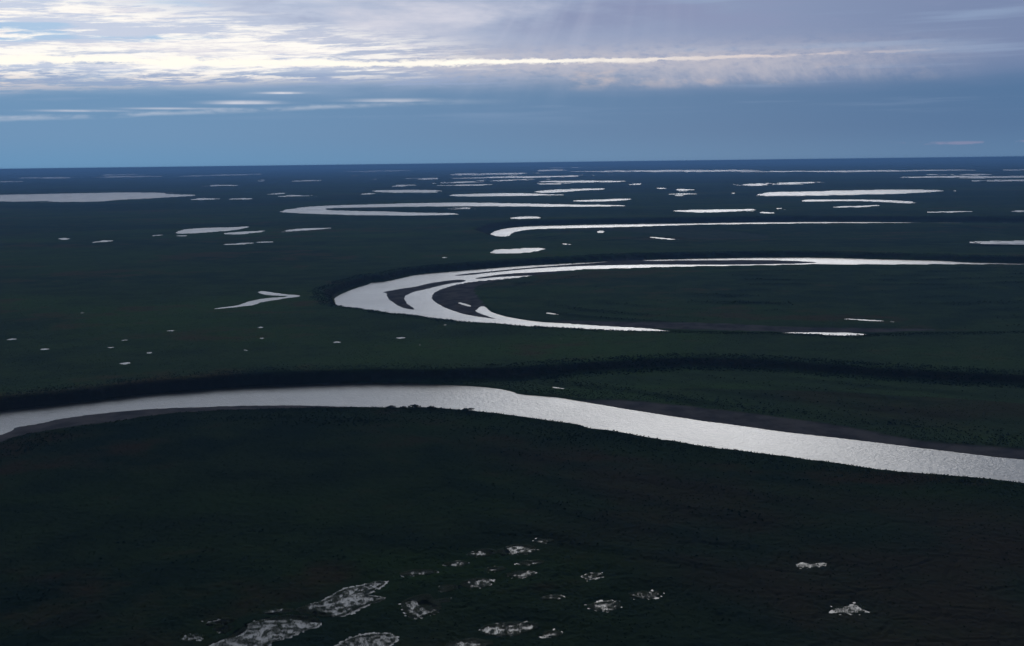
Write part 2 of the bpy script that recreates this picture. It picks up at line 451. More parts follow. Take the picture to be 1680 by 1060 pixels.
for a in [('lake', 0 - 120, 17, 298.3, 298.3, 2), ('lake', 22, 150, 292.6, 290.8, 2.8), ('lake', 140, 266, 291, 289.2, 2.6), ('lake', 160, 228, 287.2, 286.2, 2),
          ('lake', 158, 352, 284.6, 280.7, 2.6), ('lake', 325, 380, 280.2, 279.6, 2), ('lake', 297, 432, 289.4, 285.4, 1.6), ('lake', 407, 444, 296.6, 295, 2.4),
          ('lake', 495, 521, 296.8, 296.4, 1.8), ('lake', 353, 391, 304.6, 304, 1.6), ('lake', 518, 575, 277.2, 276.4, 2), ('lake', -60, 24, 284.6, 283.6, 2),
          ('lake', 429, 472, 319.4, 316.8, 2.6), ('lake', 453, 524, 322.4, 320.8, 3), ('lake', 313, 358, 327.6, 325.9, 3), ('lake', 380, 411, 326.6, 325.9, 2),
          ('pond', 146, 188, 398, 394.8, 3.4), ('pond', 94, 114, 391.8, 391.6, 3), ('pond', 362, 454, 401.8, 396, 2), ('pond', 289, 311, 386.8, 386.4, 2), ('pond', 248, 268, 387, 385.6, 2),
          ('lake', 732, 868, 287.4, 284.2, 4), ('lake', 742, 984, 293, 288, 4.4), ('lake', 684, 800, 301.4, 298, 2.8), ('lake', 800, 880, 297.2, 294, 2),
          ('lake', 718, 808, 304.6, 303, 2.4), ('lake', 638, 686, 306.4, 303.4, 3), ('lake', 592, 616, 318.6, 317.4, 2.4), ('lake', 745, 776, 342.2, 341.8, 3),
          ('lake', 1028, 1063, 303, 302.8, 2.8), ('lake', 878, 933, 280.4, 279, 2.6), ('lake', 894, 1000, 275.4, 273.4, 2.6), ('lake', 884, 1028, 298, 297.6, 3.4),
          ('lake', 886, 924, 301.8, 301.4, 2.2), ('lake', 690, 711, 293.6, 293, 2.6), ('lake', 578, 672, 281.4, 279.8, 2), ('lake', 605, 623, 288.8, 288, 2.4),
          ('lake', 573, 592, 295.2, 295, 2.2), ('lake', 680, 720, 275.4, 275, 1.8), ('lake', 944, 1262, 281.6, 279.4, 4), ('lake', 1078, 1094, 309.2, 309.2, 2.4),
          ('lake', 1105, 1137, 311.8, 311.4, 3), ('lake', 1092, 1153, 318.8, 318, 3), ('lake', 1106, 1124, 321.4, 321, 2),
          ('lake', 1204, 1610, 282, 279.2, 3.4), ('lake', 1274, 1334, 300.6, 300.2, 3), ('lake', 1220, 1253, 302.6, 302.6, 2.8), ('lake', 1196, 1211, 317, 316.8, 2),
          ('lake', 1364, 1448, 340.4, 336.8, 2.6), ('lake', 1522, 1600, 348.2, 346.8, 2), ('lake', 1656, 1720, 347, 346.6, 2.6), ('lake', 1266, 1288, 342.6, 341.6, 2),
          ('lake', 1480, 1780, 290.4, 289.4, 4), ('lake', 1614, 1860, 296.6, 295.6, 5), ('lake', 1546, 1634, 286.2, 286.4, 3), ('lake', 1650, 1800, 279.4, 278.4, 2.4),
          ('lake', 1250, 1268, 348.6, 349.4, 1.6), ('pond', 920, 938, 400.8, 400.8, 2.4), ('pond', 726, 735, 422.7, 422.7, 2.4),
          ('pond', 11, 27, 557, 556.2, 2.6), ('pond', 66, 81, 573.4, 572.8, 2.4), ('pond', 97, 114, 584.2, 583.8, 2.8), ('pond', 111, 117, 594.5, 594.3, 1.8), ('pond', 149, 166, 575.2, 574.4, 2.8),
          ('pond', 175, 188, 570.6, 569.6, 2.4), ('pond', 181, 189, 543, 542.8, 2), ('pond', 199, 216, 558.6, 557.8, 2.6), ('pond', 264, 275, 549, 548, 3.2), ('pond', 269, 291, 543.6, 542, 2),
          ('pond', 423, 439, 555.2, 554.8, 3), ('pond', 424, 431, 537, 537, 1.8), ('pond', 397, 408, 574, 575, 3), ('pond', 125, 142, 513.6, 513.4, 2), ('pond', 547, 561, 561.8, 561.2, 2.4),
          ('pond', 650, 664, 554.6, 554, 2.2), ('pond', 687, 691, 566, 566, 2.6), ('pond', 726, 734, 533.6, 533.4, 2.2), ('pond', 914, 928, 556.2, 555.8, 2.2),
          ('pond', 1050, 1065, 558.2, 557.8, 2.2), ('pond', 295, 301, 576.4, 576.4, 2), ('pond', 242, 249, 579, 578.6, 1.8)]:
    lens(*a)
L('pond', [(195, 596.5), (204, 595.2), (210, 593.4), (216, 596), (209, 597), (206, 599.6), (203, 597.4)])
for a in [('pond', 891, 922, 513, 516.6, 3.6, 2.2), ('pond', 1372, 1470, 522.4, 528.2, 3, 2.2), ('pond', 902, 930, 634.8, 638.2, 2.2, 2.0)]:
    lens(*a)
L('pond', [(750, 496.6), (756, 496), (766, 499), (774, 502), (770, 503.2), (759, 500.2)], 0.12)
L('pond', [(978, 382.6), (981, 378.6), (991, 378.2), (992, 381), (989, 384), (982, 383.8)], 1.0)
L('pond', [(1060, 388.2), (1080, 389), (1122, 394.2), (1123, 395.8), (1100, 394.6), (1073, 391.9)], 1.0)
lens('pond', 948, 968, 379.4, 379, 1.8, 1.0)
# sedge ponds on the near plain: outline, level
SEDGE = [[(345, 1062), (380, 1046), (410, 1022.5), (450, 1014), (495, 1009), (520, 1015), (525, 1025), (490, 1037.5), (460, 1049), (439, 1054), (420, 1085), (320, 1085)],
         [(482, 1002.5), (512, 991), (537, 985), (562, 967.5), (587, 964), (620, 954), (632, 956), (612, 967.5), (595, 977.5), (640, 982), (596, 992), (565, 1010), (532, 1012), (500, 1006)],
         [(552, 1064), (570, 1050), (600, 1042), (640, 1040), (650, 1048), (630, 1062), (600, 1085), (555, 1085)]]
for (cx, cy, rx, ry) in [(790, 908, 24, 6), (848, 903, 28, 8), (749, 925.5, 16, 4), (871, 924, 22, 3.5), (814, 934, 14, 3), (856, 942, 23, 5), (686, 940, 27, 4), (781, 958, 26, 8),
                         (734, 965.6, 14, 6), (689, 995, 32, 17), (725, 986.5, 14, 3), (906, 980.5, 18, 3), (1058, 976, 24, 6), (993, 995, 28, 8), (835, 1032, 48, 11), (906, 1040, 16, 5),
                         (764, 1058, 40, 8), (972, 945, 14, 4), (891, 888, 14, 3), (1331, 927.7, 24, 4), (1397, 1000, 26, 6), 
                         (360, 1020, 24, 5), (367, 1032, 14, 5), (317, 1047, 16, 5), (460, 1003, 22, 3)]:
    rg = random.Random(int(cx))
    SEDGE.append([(cx + rx * math.cos(t) * rg.uniform(0.75, 1.2), cy - ry * math.sin(t) * rg.uniform(0.75, 1.2) - 0.12 * rx * math.cos(t) * 0.5)
                  for t in [k * math.tau / 10 for k in range(10)]])
SEDGE_Z = 3.1
N_PLAIN = len(LAKES)
for s_ in SEDGE: L('pond', s_, SEDGE_Z)
lakes = []; ROUGH = []


# ------------------------------------------------------------------ the shape of the land
_a = np.array(nr_lo[::-1], float); _a = up(_a[:, 0], _a[:, 1]); _raz = np.arctan2(_a[:, 0], _a[:, 1]); _rr = np.hypot(_a[:, 0], _a[:, 1])
_o = np.argsort(_raz); _raz = _raz[_o]; _rr = _rr[_o]
def ground(x, y, fine=True):
    r = np.hypot(x, y)
    o = {}
    wob = fbm(x, y, 26, 3, 11)
    dn = NEAR.d(x, y); d2 = SECOND.d(x, y); d3 = THIRD.d(x, y)
    amp = np.clip(r / 700, 0.6, 3.0)
    dn = dn + wob * 1.6; d2 = d2 + wob * 1.2; d3 = d3 + wob * 2.5
    dr = np.minimum(np.minimum(dn, d2), d3)
    dfp = np.minimum(np.minimum(FP1.d(x, y), FP2.d(x, y)), FP3.d(x, y)) + fbm(x, y, 34, 3, 21) * 5.0 * (dr > 2)
    terr = TERR + fbm(x, y, 420, 3, 31) * 1.6 + fbm(x, y, 60, 2, 41) * 0.6
    low = 1.3 + 2.6 * sst(dr, 4, 150) + fbm(x, y, 50, 2, 51) * 0.6
    # scroll ridges that follow the bends
    ph = dr / np.where(dn < 420, 5.5, 9.0) + fbm(x, y, 130, 2, 61) * 4.0
    ridge = np.clip(np.sin(ph) + fbm(x, y, 40, 2, 71) * 1.2, 0, 1) * sst(dr, 12, 40) * (1 - sst(dr, 330, 415)) * (dfp < 0)
    ridge = ridge * np.clip(fbm(x, y, 85, 3, 77) * 1.6 + 0.35, 0, 1)
    low = low + ridge * 0.7
    wd = 13 + 8 * np.clip(vn(x, y, 90, 81) + 0.3, 0, 1) + 22 * (d3 < 300)
    s = sst(dfp, 0, 1) * 0.25 + 0.75 * sst(dfp, 0.0, wd)
    z = low + (terr + 6.0 * (1 - sst(d3, 60, 220)) - low) * s
    soil = sst(s, 0.02, 0.35) * (1 - sst(s, 0.75, 0.99))
    z = z + soil * fbm(x, y, 7, 3, 91) * 2.0
    # rivers
    bank = np.where(s > 0.1, 2.0, 3.5)
    z = np.where(dr > 0, z * sst(dr, -0.5, bank) ** 0.8, -np.minimum(1.0, -dr * 0.3) - 0.02)
    sand = np.zeros(x.shape); bar = np.zeros(x.shape, int) - 1
    for k, (name, b) in enumerate(bars.items()):
        db = b.d(x, y, 99.0)
        e = db + fbm(x, y, 9, 3, 101) * 2.2 * amp * (0.35 if name in ('mid', 'long', 'small') else 1)
        if name in ('mid', 'long', 'small'):
            zb = np.clip(-db / 8, -1, 1) * 0.42 + fbm(x, y, 20, 2, 111) * 0.12
            z = np.where(db < 6, np.maximum(z, zb), z)
            sand = np.maximum(sand, (db < 8) * (s < 0.3))
        else:
            w = sst(-e, -5, 2)
            zb = 0.10 + np.clip(dr, 0, 60) * 0.03 + fbm(x, y, 20, 2, 111) * 0.10
            z = np.where(dr > 0, z * (1 - w) + np.minimum(z + 0.4, zb) * w, z)
            sand = np.maximum(sand, sst(-e, -3, 1.5) * (0.3 if name == 'back' else 1))
        bar[(db < (2.0 if name not in ('mid', 'long', 'small') else 4.0)) & (bar < 0)] = k
    # lakes and ponds
    lid = {}
    wet = np.zeros(x.shape)
    for k, (kind, b, zl) in enumerate(lakes):
        db = b.d(x, y, 999.0)
        A_ = ROUGH[k]; i = db < max(69.0, 3.1 * A_)
        if not i.any(): continue
        e = db[i] * (0.5 if k >= N_PLAIN else 1) + (fbm(x[i], y[i], 1.3, 2, 127) * (0.9 if k < N_PLAIN + 3 else 2.2) + (-0.6 if k < N_PLAIN + 3 else 0.0) if k >= N_PLAIN else 0) + fbm(x[i], y[i], 8 if zl < 8 else 14, 3, 121) * (1.4 if zl < 8 else 2.0) * amp[i] * (0.3 if zl < 1 else 1)
        if A_ > 3: e = e + fbm(x[i], y[i], 5 * A_ + 10, 3, 123) * A_ * 1.3
        m = 7.0 if zl < 8 else 45.0 + A_
        edge = zl + np.clip(e * 0.12, -0.7, 0.28)
        sg = k >= N_PLAIN
        z[i] = np.where(e < 0, np.minimum(edge, z[i]) if sg else edge, np.where((z[i] > zl - 0.02) | (not sg), edge + (z[i] - edge) * sst(e, 0.5, m), z[i]))
        wet[i] = np.maximum(wet[i], 1 - sst(e, 0, m * 0.5))
        lid[k] = (np.nonzero(i)[0], db[i])
    # ice wedge polygons on the near plain, lower right
    tr = np.zeros(x.shape)
    pm = np.zeros(x.shape)
    i = (r < 760) & (dn > 10) & (dfp < 0)
    if i.any():
        xx = x[i] + fbm(x[i], y[i], 30, 2, 131) * 10; yy = y[i] + fbm(x[i], y[i], 30, 2, 133) * 10
        cs = 24.0
        gx = np.floor(xx / cs).astype(np.int64); gy = np.floor(yy / cs).astype(np.int64)
        f1 = np.full(xx.shape, 1e9); f2 = f1.copy()
        for a in (-1, 0, 1):
            for b in (-1, 0, 1):
                px = (gx + a + 0.15 + 0.7 * hsh(gx + a, gy + b, 5)) * cs; py = (gy + b + 0.15 + 0.7 * hsh(gx + a, gy + b, 6)) * cs
                dd = np.hypot(xx - px, yy - py)
                f2 = np.where(dd < f1, f1, np.minimum(f2, dd)); f1 = np.minimum(f1, dd)
        e = f2 - f1
        zone = sst(fbm(x[i], y[i], 170, 2, 141) + (x[i] - 60) / 260.0, -0.25, 0.25) * sst(dn[i], 25, 90)
        tr[i] = (1 - sst(e, 0.5, 2.6)) * zone; pm[i] = zone
        z[i] += -0.15 * tr[i] + 0.08 * (1 - sst(np.abs(e - 4.0), 0.5, 2.2)) * zone
    if fine:
        t = 0.30 * sst(900 - r, 0, 400)
        dry = (1 - sand) * (1 - wet) * (dr > 1)
        z = z + fbm(x, y, 2.6, 3, 151) * (0.24 + 0.5 * t) * dry * sst(2500 - r, 0, 1500)
    far = sst(r, 28000, 52000)
    z = z + far * (fbm(x, y, 9000, 3, 161) + 0.25) * 34.0
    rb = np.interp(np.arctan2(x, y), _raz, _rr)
    pale = np.where(r < rb, 0.0, np.where((dfp < 0) & (dn < 420) & (d2 > 420), 0.55, 1.0))  # lowest on the near plain: dim foreground light put into the vegetation colour
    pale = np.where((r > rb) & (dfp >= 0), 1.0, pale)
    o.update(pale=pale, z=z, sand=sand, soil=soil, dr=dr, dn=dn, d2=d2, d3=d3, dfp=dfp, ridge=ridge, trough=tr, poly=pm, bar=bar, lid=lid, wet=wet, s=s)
    return o


_l = []
for (k_, p_, z_, it_) in LAKES:
    if 1.5 < z_ < 8 and z_ != SEDGE_Z:                      # ponds of the low plain lie a little below the ground they are in
        c_ = P(p_, z_, 1, 5).c
        z_ = float(ground(c_[:1], c_[1:], False)['z'][0]) - 0.45
    _l.append((k_, P(p_, z_, it_, 70), z_))
lakes = _l
ROUGH = [float(np.clip(0.33 * (b_.c ** 2).sum() / 288000, 0.5, 220)) for (_, b_, _z) in lakes]
lakes = [(k_, Poly(b_.p, max(70.0, 3.2 * a_)), z_) for (k_, b_, z_), a_ in zip(lakes, ROUGH)]

# fan-shaped sheet round the point under the camera, cells about one pixel of the picture
az = list(np.arange(-33, 33.001, 0.052))
k = 33.0; st = 0.06
while k < 178:
    st = min(st * 1.12, 6.0); k += st
    if k < 178: az.append(k)
neg = [-a for a in az if a > 33.0005]
az = np.radians(np.array(sorted(set(az + neg))))
rr = [40.0]
while rr[-1] < 60000:
    r_ = rr[-1]
    dv = 1.05 if r_ < 2300 else 0.55
    st = dv * r_ * r_ / (CAMZ * FPX)
    if r_ < 325: st = max(st, 12.0)
    rr.append(r_ + st)
rr = np.array(rr)
NA, NR = len(az), len(rr)
A, RR = np.meshgrid(az, rr)
GX = (np.sin(A) * RR).ravel(); GY = (np.cos(A) * RR).ravel()
G = ground(GX, GY)
print('grid', NA, NR, NA * NR)
# quads, wrapping round the back
i0 = (np.arange(NR - 1)[:, None] * NA + np.arange(NA)[None, :])
i1 = (np.arange(NR - 1)[:, None] * NA + (np.arange(NA)[None, :] + 1) % NA)
Q = np.stack([i0, i1, i1 + NA, i0 + NA], -1).reshape(-1, 4)[:, ::-1]


def link(o, kind=None, label=None, cat=None, group=None):
    S.collection.objects.link(o)
    if kind: o['kind'] = kind
    if label: o['label'] = label
    if cat: o['category'] = cat
    if group: o['group'] = group
    return o


def mesh_from(name, co, quads, attrs=None, extra=None, smooth=True):
    me = bpy.data.meshes.new(name)
    nv, nf = len(co), len(quads)
    ex = 0 if extra is None else len(extra)
    me.vertices.add(nv); me.vertices.foreach_set('co', co.astype(np.float32).ravel())
    loops = quads.ravel(); ls = np.arange(nf) * 4
    if ex:
        ls = np.concatenate([ls, nf * 4 + np.arange(ex) * 3]); loops = np.concatenate([loops, extra.ravel()])
    me.loops.add(len(loops)); me.loops.foreach_set('vertex_index', loops.astype(np.int32))
    me.polygons.add(nf + ex); me.polygons.foreach_set('loop_start', ls.astype(np.int32))
    me.polygons.foreach_set('use_smooth', np.full(nf + ex, smooth))
    for k, v in (attrs or {}).items():
        at = me.attributes.new(k, 'FLOAT', 'POINT'); at.data.foreach_set('value', v.astype(np.float32))
    me.update(calc_edges=True)
    return me


def subset(name, quads, co, attrs, cap=False):
    vi = np.unique(quads)
    remap = np.zeros(len(co), np.int64); remap[vi] = np.arange(len(vi))
    c = co[vi]; q = remap[quads]; extra = None
    at = {k: v[vi] for k, v in attrs.items()}
    if cap:       # close the hole under the camera
        c = np.concatenate([c, [[0, 0, 3.0]]]); n = len(c) - 1
        at = {k: np.append(v, 0.0) for k, v in at.items()}
        ring = remap[np.arange(NA)]
        extra = np.stack([np.roll(ring, -1), ring, np.full(NA, n)], 1)
    return mesh_from(name, c, q, at, extra)


# ------------------------------------------------------------------ materials
def new_mat(name):
    m = bpy.data.materials.new(name); m.use_nodes = True
    E.nt = m.node_tree; E.nt.nodes.clear()
    b = E.nt.nodes.new('ShaderNodeBsdfPrincipled'); o = E.nt.nodes.new('ShaderNodeOutputMaterial')
    E.nt.links.new(b.outputs[0], o.inputs[0])
    return m, b


def attr(n):
    a = E.nt.nodes.new('ShaderNodeAttribute'); a.attribute_name = n
    return E(a.outputs['Fac'])


def pos():
    g = E.nt.nodes.new('ShaderNodeNewGeometry')
    s = E.nt.nodes.new('ShaderNodeSeparateXYZ'); E.nt.links.new(g.outputs['Position'], s.inputs[0])
    x, y, z = (E(k) for k in s.outputs)
    return x, y, z, xyz(x, y, 0.0)


def tundra_colour(p, pale):
    x, y = (E(k) for k in sep(p)[:2])
    ps = xyz(x * 0.55, y, 0.0)
    nL = noise(ps, 0.0016, 6, 0.6, 0.4); nK = noise(ps, 0.0052, 6, 0.6, 0.5); nM = noise(p, 0.02, 5, 0.6)
    c = mix(ss(nM, 0.36, 0.64), (0.030, 0.050, 0.038), (0.044, 0.070, 0.044))
    c = mix(ss(nL, 0.44, 0.60) * ss(nK, 0.35, 0.6), c, (0.050, 0.092, 0.038))            # greener sward
    c = mix(ss(nK + (nM - 0.5) * 0.5, 0.54, 0.68) * 0.8, c, (0.080, 0.056, 0.044))        # russet dwarf birch
    c = mix(ss(nL + (nM - 0.5) * 0.3, 0.50, 0.36) * 0.75, c, (0.022, 0.044, 0.042))       # blue-green willow flats
    k = 0.70 + pale * 0.68  # darkens the near plain's colour, painting its shade in
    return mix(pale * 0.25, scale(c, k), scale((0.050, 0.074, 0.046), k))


def const(v):
    n = E.nt.nodes.new('ShaderNodeValue'); n.outputs[0].default_value = v
    return n.outputs[0]


def sep(v):
    n = E.nt.nodes.new('ShaderNodeSeparateXYZ'); E.nt.links.new(v, n.inputs[0])
    return n.outputs


def land_mat():
    m, b = new_mat('tundra')
    x, y, z, p = pos()
    nS = noise(p, 0.09, 5, 0.65); nT = noise(p, 0.7, 4, 0.7); nM = noise(p, 0.011, 5, 0.6)
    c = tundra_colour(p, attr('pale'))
    c = mix(ss(nS, 0.5, 0.75) * 0.40, c, (0.018, 0.032, 0.026))
    c = mix(ss(nT, 0.52, 0.75) * 0.35, c, (0.015, 0.024, 0.020))
    c = mix(attr('ridge') * 0.55, c, (0.014, 0.028, 0.026))
    c = mix(attr('poly') * 0.5, c, mix(ss(nM, 0.4, 0.6), (0.034, 0.048, 0.046), (0.070, 0.046, 0.044)))
    c = mix(attr('trough') * 0.16, c, (0.012, 0.016, 0.014))
    soil = mix(noise(p, 0.25, 4), (0.020, 0.020, 0.022), (0.045, 0.040, 0.038))
    c = mix(attr('soil') * 0.8, c, soil)
    mud = mix(ss(noise(p, 0.05, 5, 0.6), 0.35, 0.65), (0.075, 0.077, 0.092), (0.135, 0.128, 0.142))
    mud = mix(ss(noise(p, 0.6, 3), 0.55, 0.75) * 0.4, mud, (0.06, 0.058, 0.06))
    c = mix(attr('sand'), c, mud)
    E.nt.links.new(c, b.inputs['Base Color'])
    E.nt.links.new(mr(attr('sand'), 0.0, 1.0, 0.95, 0.6).s, b.inputs['Roughness'])
    b.inputs['Specular IOR Level'].default_value = 0.0
    bp = E.nt.nodes.new('ShaderNodeBump'); bp.inputs['Distance'].default_value = 0.5; bp.inputs['Strength'].default_value = 0.5
    h = noise(p, 0.5, 6, 0.7)
    E.nt.links.new((h * (1.0 - attr('sand'))).s, bp.inputs['Height'])
    E.nt.links.new(bp.outputs[0], b.inputs['Normal'])
    return m


def water_mat(name, rough, bump, tint, ior=1.6):
    m, b = new_mat(name)
    x, y, z, p = pos()
    gust = noise(p, 0.012, 4, 0.5)
    b.inputs['Base Color'].default_value = (*tint, 1)
    b.inputs['IOR'].default_value = ior
    E.nt.links.new(mr(gust, 0.3, 0.7, rough * 0.9, rough * 1.1).s, b.inputs['Roughness'])
    if bump:
        bp = E.nt.nodes.new('ShaderNodeBump'); bp.inputs['Distance'].default_value = bump; bp.inputs['Strength'].default_value = 1.0
        h = noise(xyz(x * 0.75 + y * 0.2, y * 1.0 - x * 0.15, 0.0), 0.55, 4, 0.6) + noise(xyz(x * 0.9 + y * 0.15, y * 0.6, 4.0), 0.16, 3, 0.6) * 0.7
        E.nt.links.new(h.s, bp.inputs['Height']); E.nt.links.new(bp.outputs[0], b.inputs['Normal'])
    return m


def leaf_mat(name, c0, c1, tundra=0.0, pale=0.5):
    m, b = new_mat(name)
    x, y, z, p = pos()
    oi = E.nt.nodes.new('ShaderNodeObjectInfo')
    n = noise(p, 0.02, 4)
    c = mix(E(oi.outputs['Random']) * 0.6 + ss(n, 0.35, 0.65) * 0.4, c0, c1)
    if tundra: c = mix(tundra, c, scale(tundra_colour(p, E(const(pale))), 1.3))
    E.nt.links.new(c, b.inputs['Base Color'])
    b.inputs['Roughness'].default_value = 0.8; b.inputs['Specular IOR Level'].default_value = 0.0
    return m


MLAND = land_mat()
MRIVER = water_mat('silty_river_water', 0.33, 0.42, (0.05, 0.05, 0.05))
MLAKE = water_mat('lake_water', 0.38, 0.0, (0.03, 0.032, 0.035))
MPOND = water_mat('pond_water', 0.42, 0.03, (0.03, 0.033, 0.036), 1.85)
MWILLOW = leaf_mat('willow_leaves', (0.034, 0.064, 0.058), (0.058, 0.094, 0.074))
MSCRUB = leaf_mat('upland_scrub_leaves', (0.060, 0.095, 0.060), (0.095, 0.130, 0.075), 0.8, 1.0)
MSCRUB_DIMMED = leaf_mat('shade_dimmed_scrub_leaves', (0.034, 0.056, 0.044), (0.056, 0.080, 0.052), 0.8, 0.0)  # darker copy of the scrub colour, foreground shade painted in
MSEDGE = leaf_mat('sedge_blades', (0.08, 0.11, 0.08), (0.16, 0.18, 0.14))
E.nt = MSEDGE.node_tree                      # thin blades let the light behind them through
_b = [n for n in E.nt.nodes if n.type == 'BSDF_PRINCIPLED'][0]; _o = [n for n in E.nt.nodes if n.type == 'OUTPUT_MATERIAL'][0]
_t = E.nt.nodes.new('ShaderNodeBsdfTranslucent'); _m = E.nt.nodes.new('ShaderNodeMixShader'); _m.inputs[0].default_value = 0.5
E.nt.links.new(_b.inputs['Base Color'].links[0].from_socket, _t.inputs[0])
E.nt.links.new(_b.outputs[0], _m.inputs[1]); E.nt.links.new(_t.outputs[0], _m.inputs[2]); E.nt.links.new(_m.outputs[0], _o.inputs[0])
MBARK = leaf_mat('willow_bark', (0.05, 0.042, 0.036), (0.07, 0.06, 0.05))

# ------------------------------------------------------------------ build land, bars, water
CO = np.stack([GX, GY, G['z']], 1)
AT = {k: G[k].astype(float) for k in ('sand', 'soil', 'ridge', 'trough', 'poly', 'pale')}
fbar = G['bar'][Q]
isbar = (fbar[:, :1] == fbar).all(1) & (fbar[:, 0] >= 0)
o = link(bpy.data.objects.new('ground', subset('ground', Q[~isbar], CO, AT, True)), 'structure',
         'dark green tundra plain reaching to the horizon', 'ground')
o.data.materials.append(MLAND)
barlab = {'mid': 'dark crescent mud bar in the middle of the bend of the second river',
          'long': 'long thin mud bar between the two far channels of the second river',
          'small': 'small mud sliver between narrow channels above the inner point bar',
          'inner': 'broad dark mud point bar on the inside of the second river bend',
          'near': 'narrow grey mud bank on the near shore of the closest river at left',
          'far': 'long grey mud bank along the far shore of the closest river at right',
          'strip': 'brown mud strip along the lower arm of the second river',
          'back': 'dark mud flat inside the bend of the third river'}
for k, name in enumerate(bars):
    q = Q[isbar & (fbar[:, 0] == k)]
    if len(q) == 0: continue
    o = link(bpy.data.objects.new('sand_bar', subset('sand_bar', q, CO, AT)), 'structure', barlab[name], 'sand bar')
    o.data.materials.append(MLAND)


def sheet(name, dist, m, z, mat, label, cat):
    k = (dist[Q] < m).any(1)
    if not k.any(): return None
    c = CO.copy(); c[:, 2] = z
    o = link(bpy.data.objects.new(name, subset(name, Q[k], c, {})), 'structure', label, cat)
    o.data.materials.append(mat)
    return o


sheet('river', G['dn'], 3.0, 0.0, MRIVER, 'wide pale river sweeping across the foreground', 'river')
sheet('river', G['d2'], 3.0, 0.0, MRIVER, 'pale river with a tight bend round mud bars in the middle distance', 'river')
sheet('river', G['d3'], 4.0, 0.0, MRIVER, 'thin bright river under a dark bank behind the second river', 'river')
for k, (kind, b, zl) in enumerate(lakes):
    if k not in G['lid']: continue
    idx, db = G['lid'][k]
    dist = np.full(len(GX), 1e6); dist[idx] = db
    far = np.hypot(*b.c)
    sheet(kind, dist, (5.0 if k >= N_PLAIN else 2.5 + (ROUGH[k] if ROUGH[k] > 3 else 0)) + far * 0.001, zl, MPOND if zl < 8 else MLAKE, None, None)

# ------------------------------------------------------------------ plants
SRC = {}


def leaf_cluster(seed, n, rad, hgt, leaf):
    rg = random.Random(seed); v = []; f = []
    lobes = [(rg.uniform(-.5, .5), rg.uniform(-.5, .5), rg.uniform(.35, .75), rg.uniform(.35, .6)) for _ in range(6)]
    for _ in range(n):
        lx, ly, lz, lr = rg.choice(lobes)
        th = rg.uniform(0, math.tau); ct = rg.uniform(-0.7, 1); s_ = math.sqrt(1 - ct * ct); q = lr * rg.uniform(0.55, 1)
        p = Vector(((lx + q * s_ * math.cos(th)) * rad, (ly + q * s_ * math.sin(th)) * rad, max(0.02, (lz + q * ct * 0.7)) * hgt))
        a = Vector((rg.gauss(0, 1), rg.gauss(0, 1), rg.gauss(0, .6))).normalized()
        b = a.cross(Vector((rg.gauss(0, 1), rg.gauss(0, 1), rg.gauss(0, 1)))).normalized()
        l = leaf * rg.uniform(0.6, 1.3); i = len(v)
        v += [p - a * l, p + b * l * 0.55, p + a * l, p - b * l * 0.55]; f.append((i, i + 1, i + 2, i + 3))
    return v, f


def tuft(seed, n):
    rg = random.Random(seed); v = []; f = []
    for _ in range(n):
        t = rg.uniform(0, math.tau); r0 = rg.uniform(0, .16); h = rg.uniform(.4, 1.0); w = rg.uniform(.014, .034); ln = rg.uniform(.05, .3)
        x, y = r0 * math.cos(t), r0 * math.sin(t); c, s_ = math.cos(t + 1.57), math.sin(t + 1.57); i = len(v)
        v += [Vector((x - c * w, y - s_ * w, 0)), Vector((x + c * w, y + s_ * w, 0)), Vector((x + math.cos(t) * ln, y + math.sin(t) * ln, h))]
        f.append((i, i + 1, i + 2))
    return v, f


def src(key, kind, meshes, mat):
    c = bpy.data.collections.new(key)
    for v, f in meshes:
        me = bpy.data.meshes.new(kind); me.from_pydata(v, [], f); me.materials.append(mat)
        c.objects.link(bpy.data.objects.new(kind, me))
    SRC[key] = c


src('willow', 'willow', [leaf_cluster(k, 70, 1.0, 1.3, 0.30) for k in range(4)], MWILLOW)
src('scrub', 'scrub', [leaf_cluster(20 + k, 26, 0.9, 0.7, 0.30) for k in range(4)], MSCRUB)
src('scrub_low', 'scrub', [leaf_cluster(30 + k, 26, 0.9, 0.7, 0.30) for k in range(4)], MSCRUB_DIMMED)
src('sedge', 'sedge', [tuft(40 + k, 12) for k in range(4)], MSEDGE)


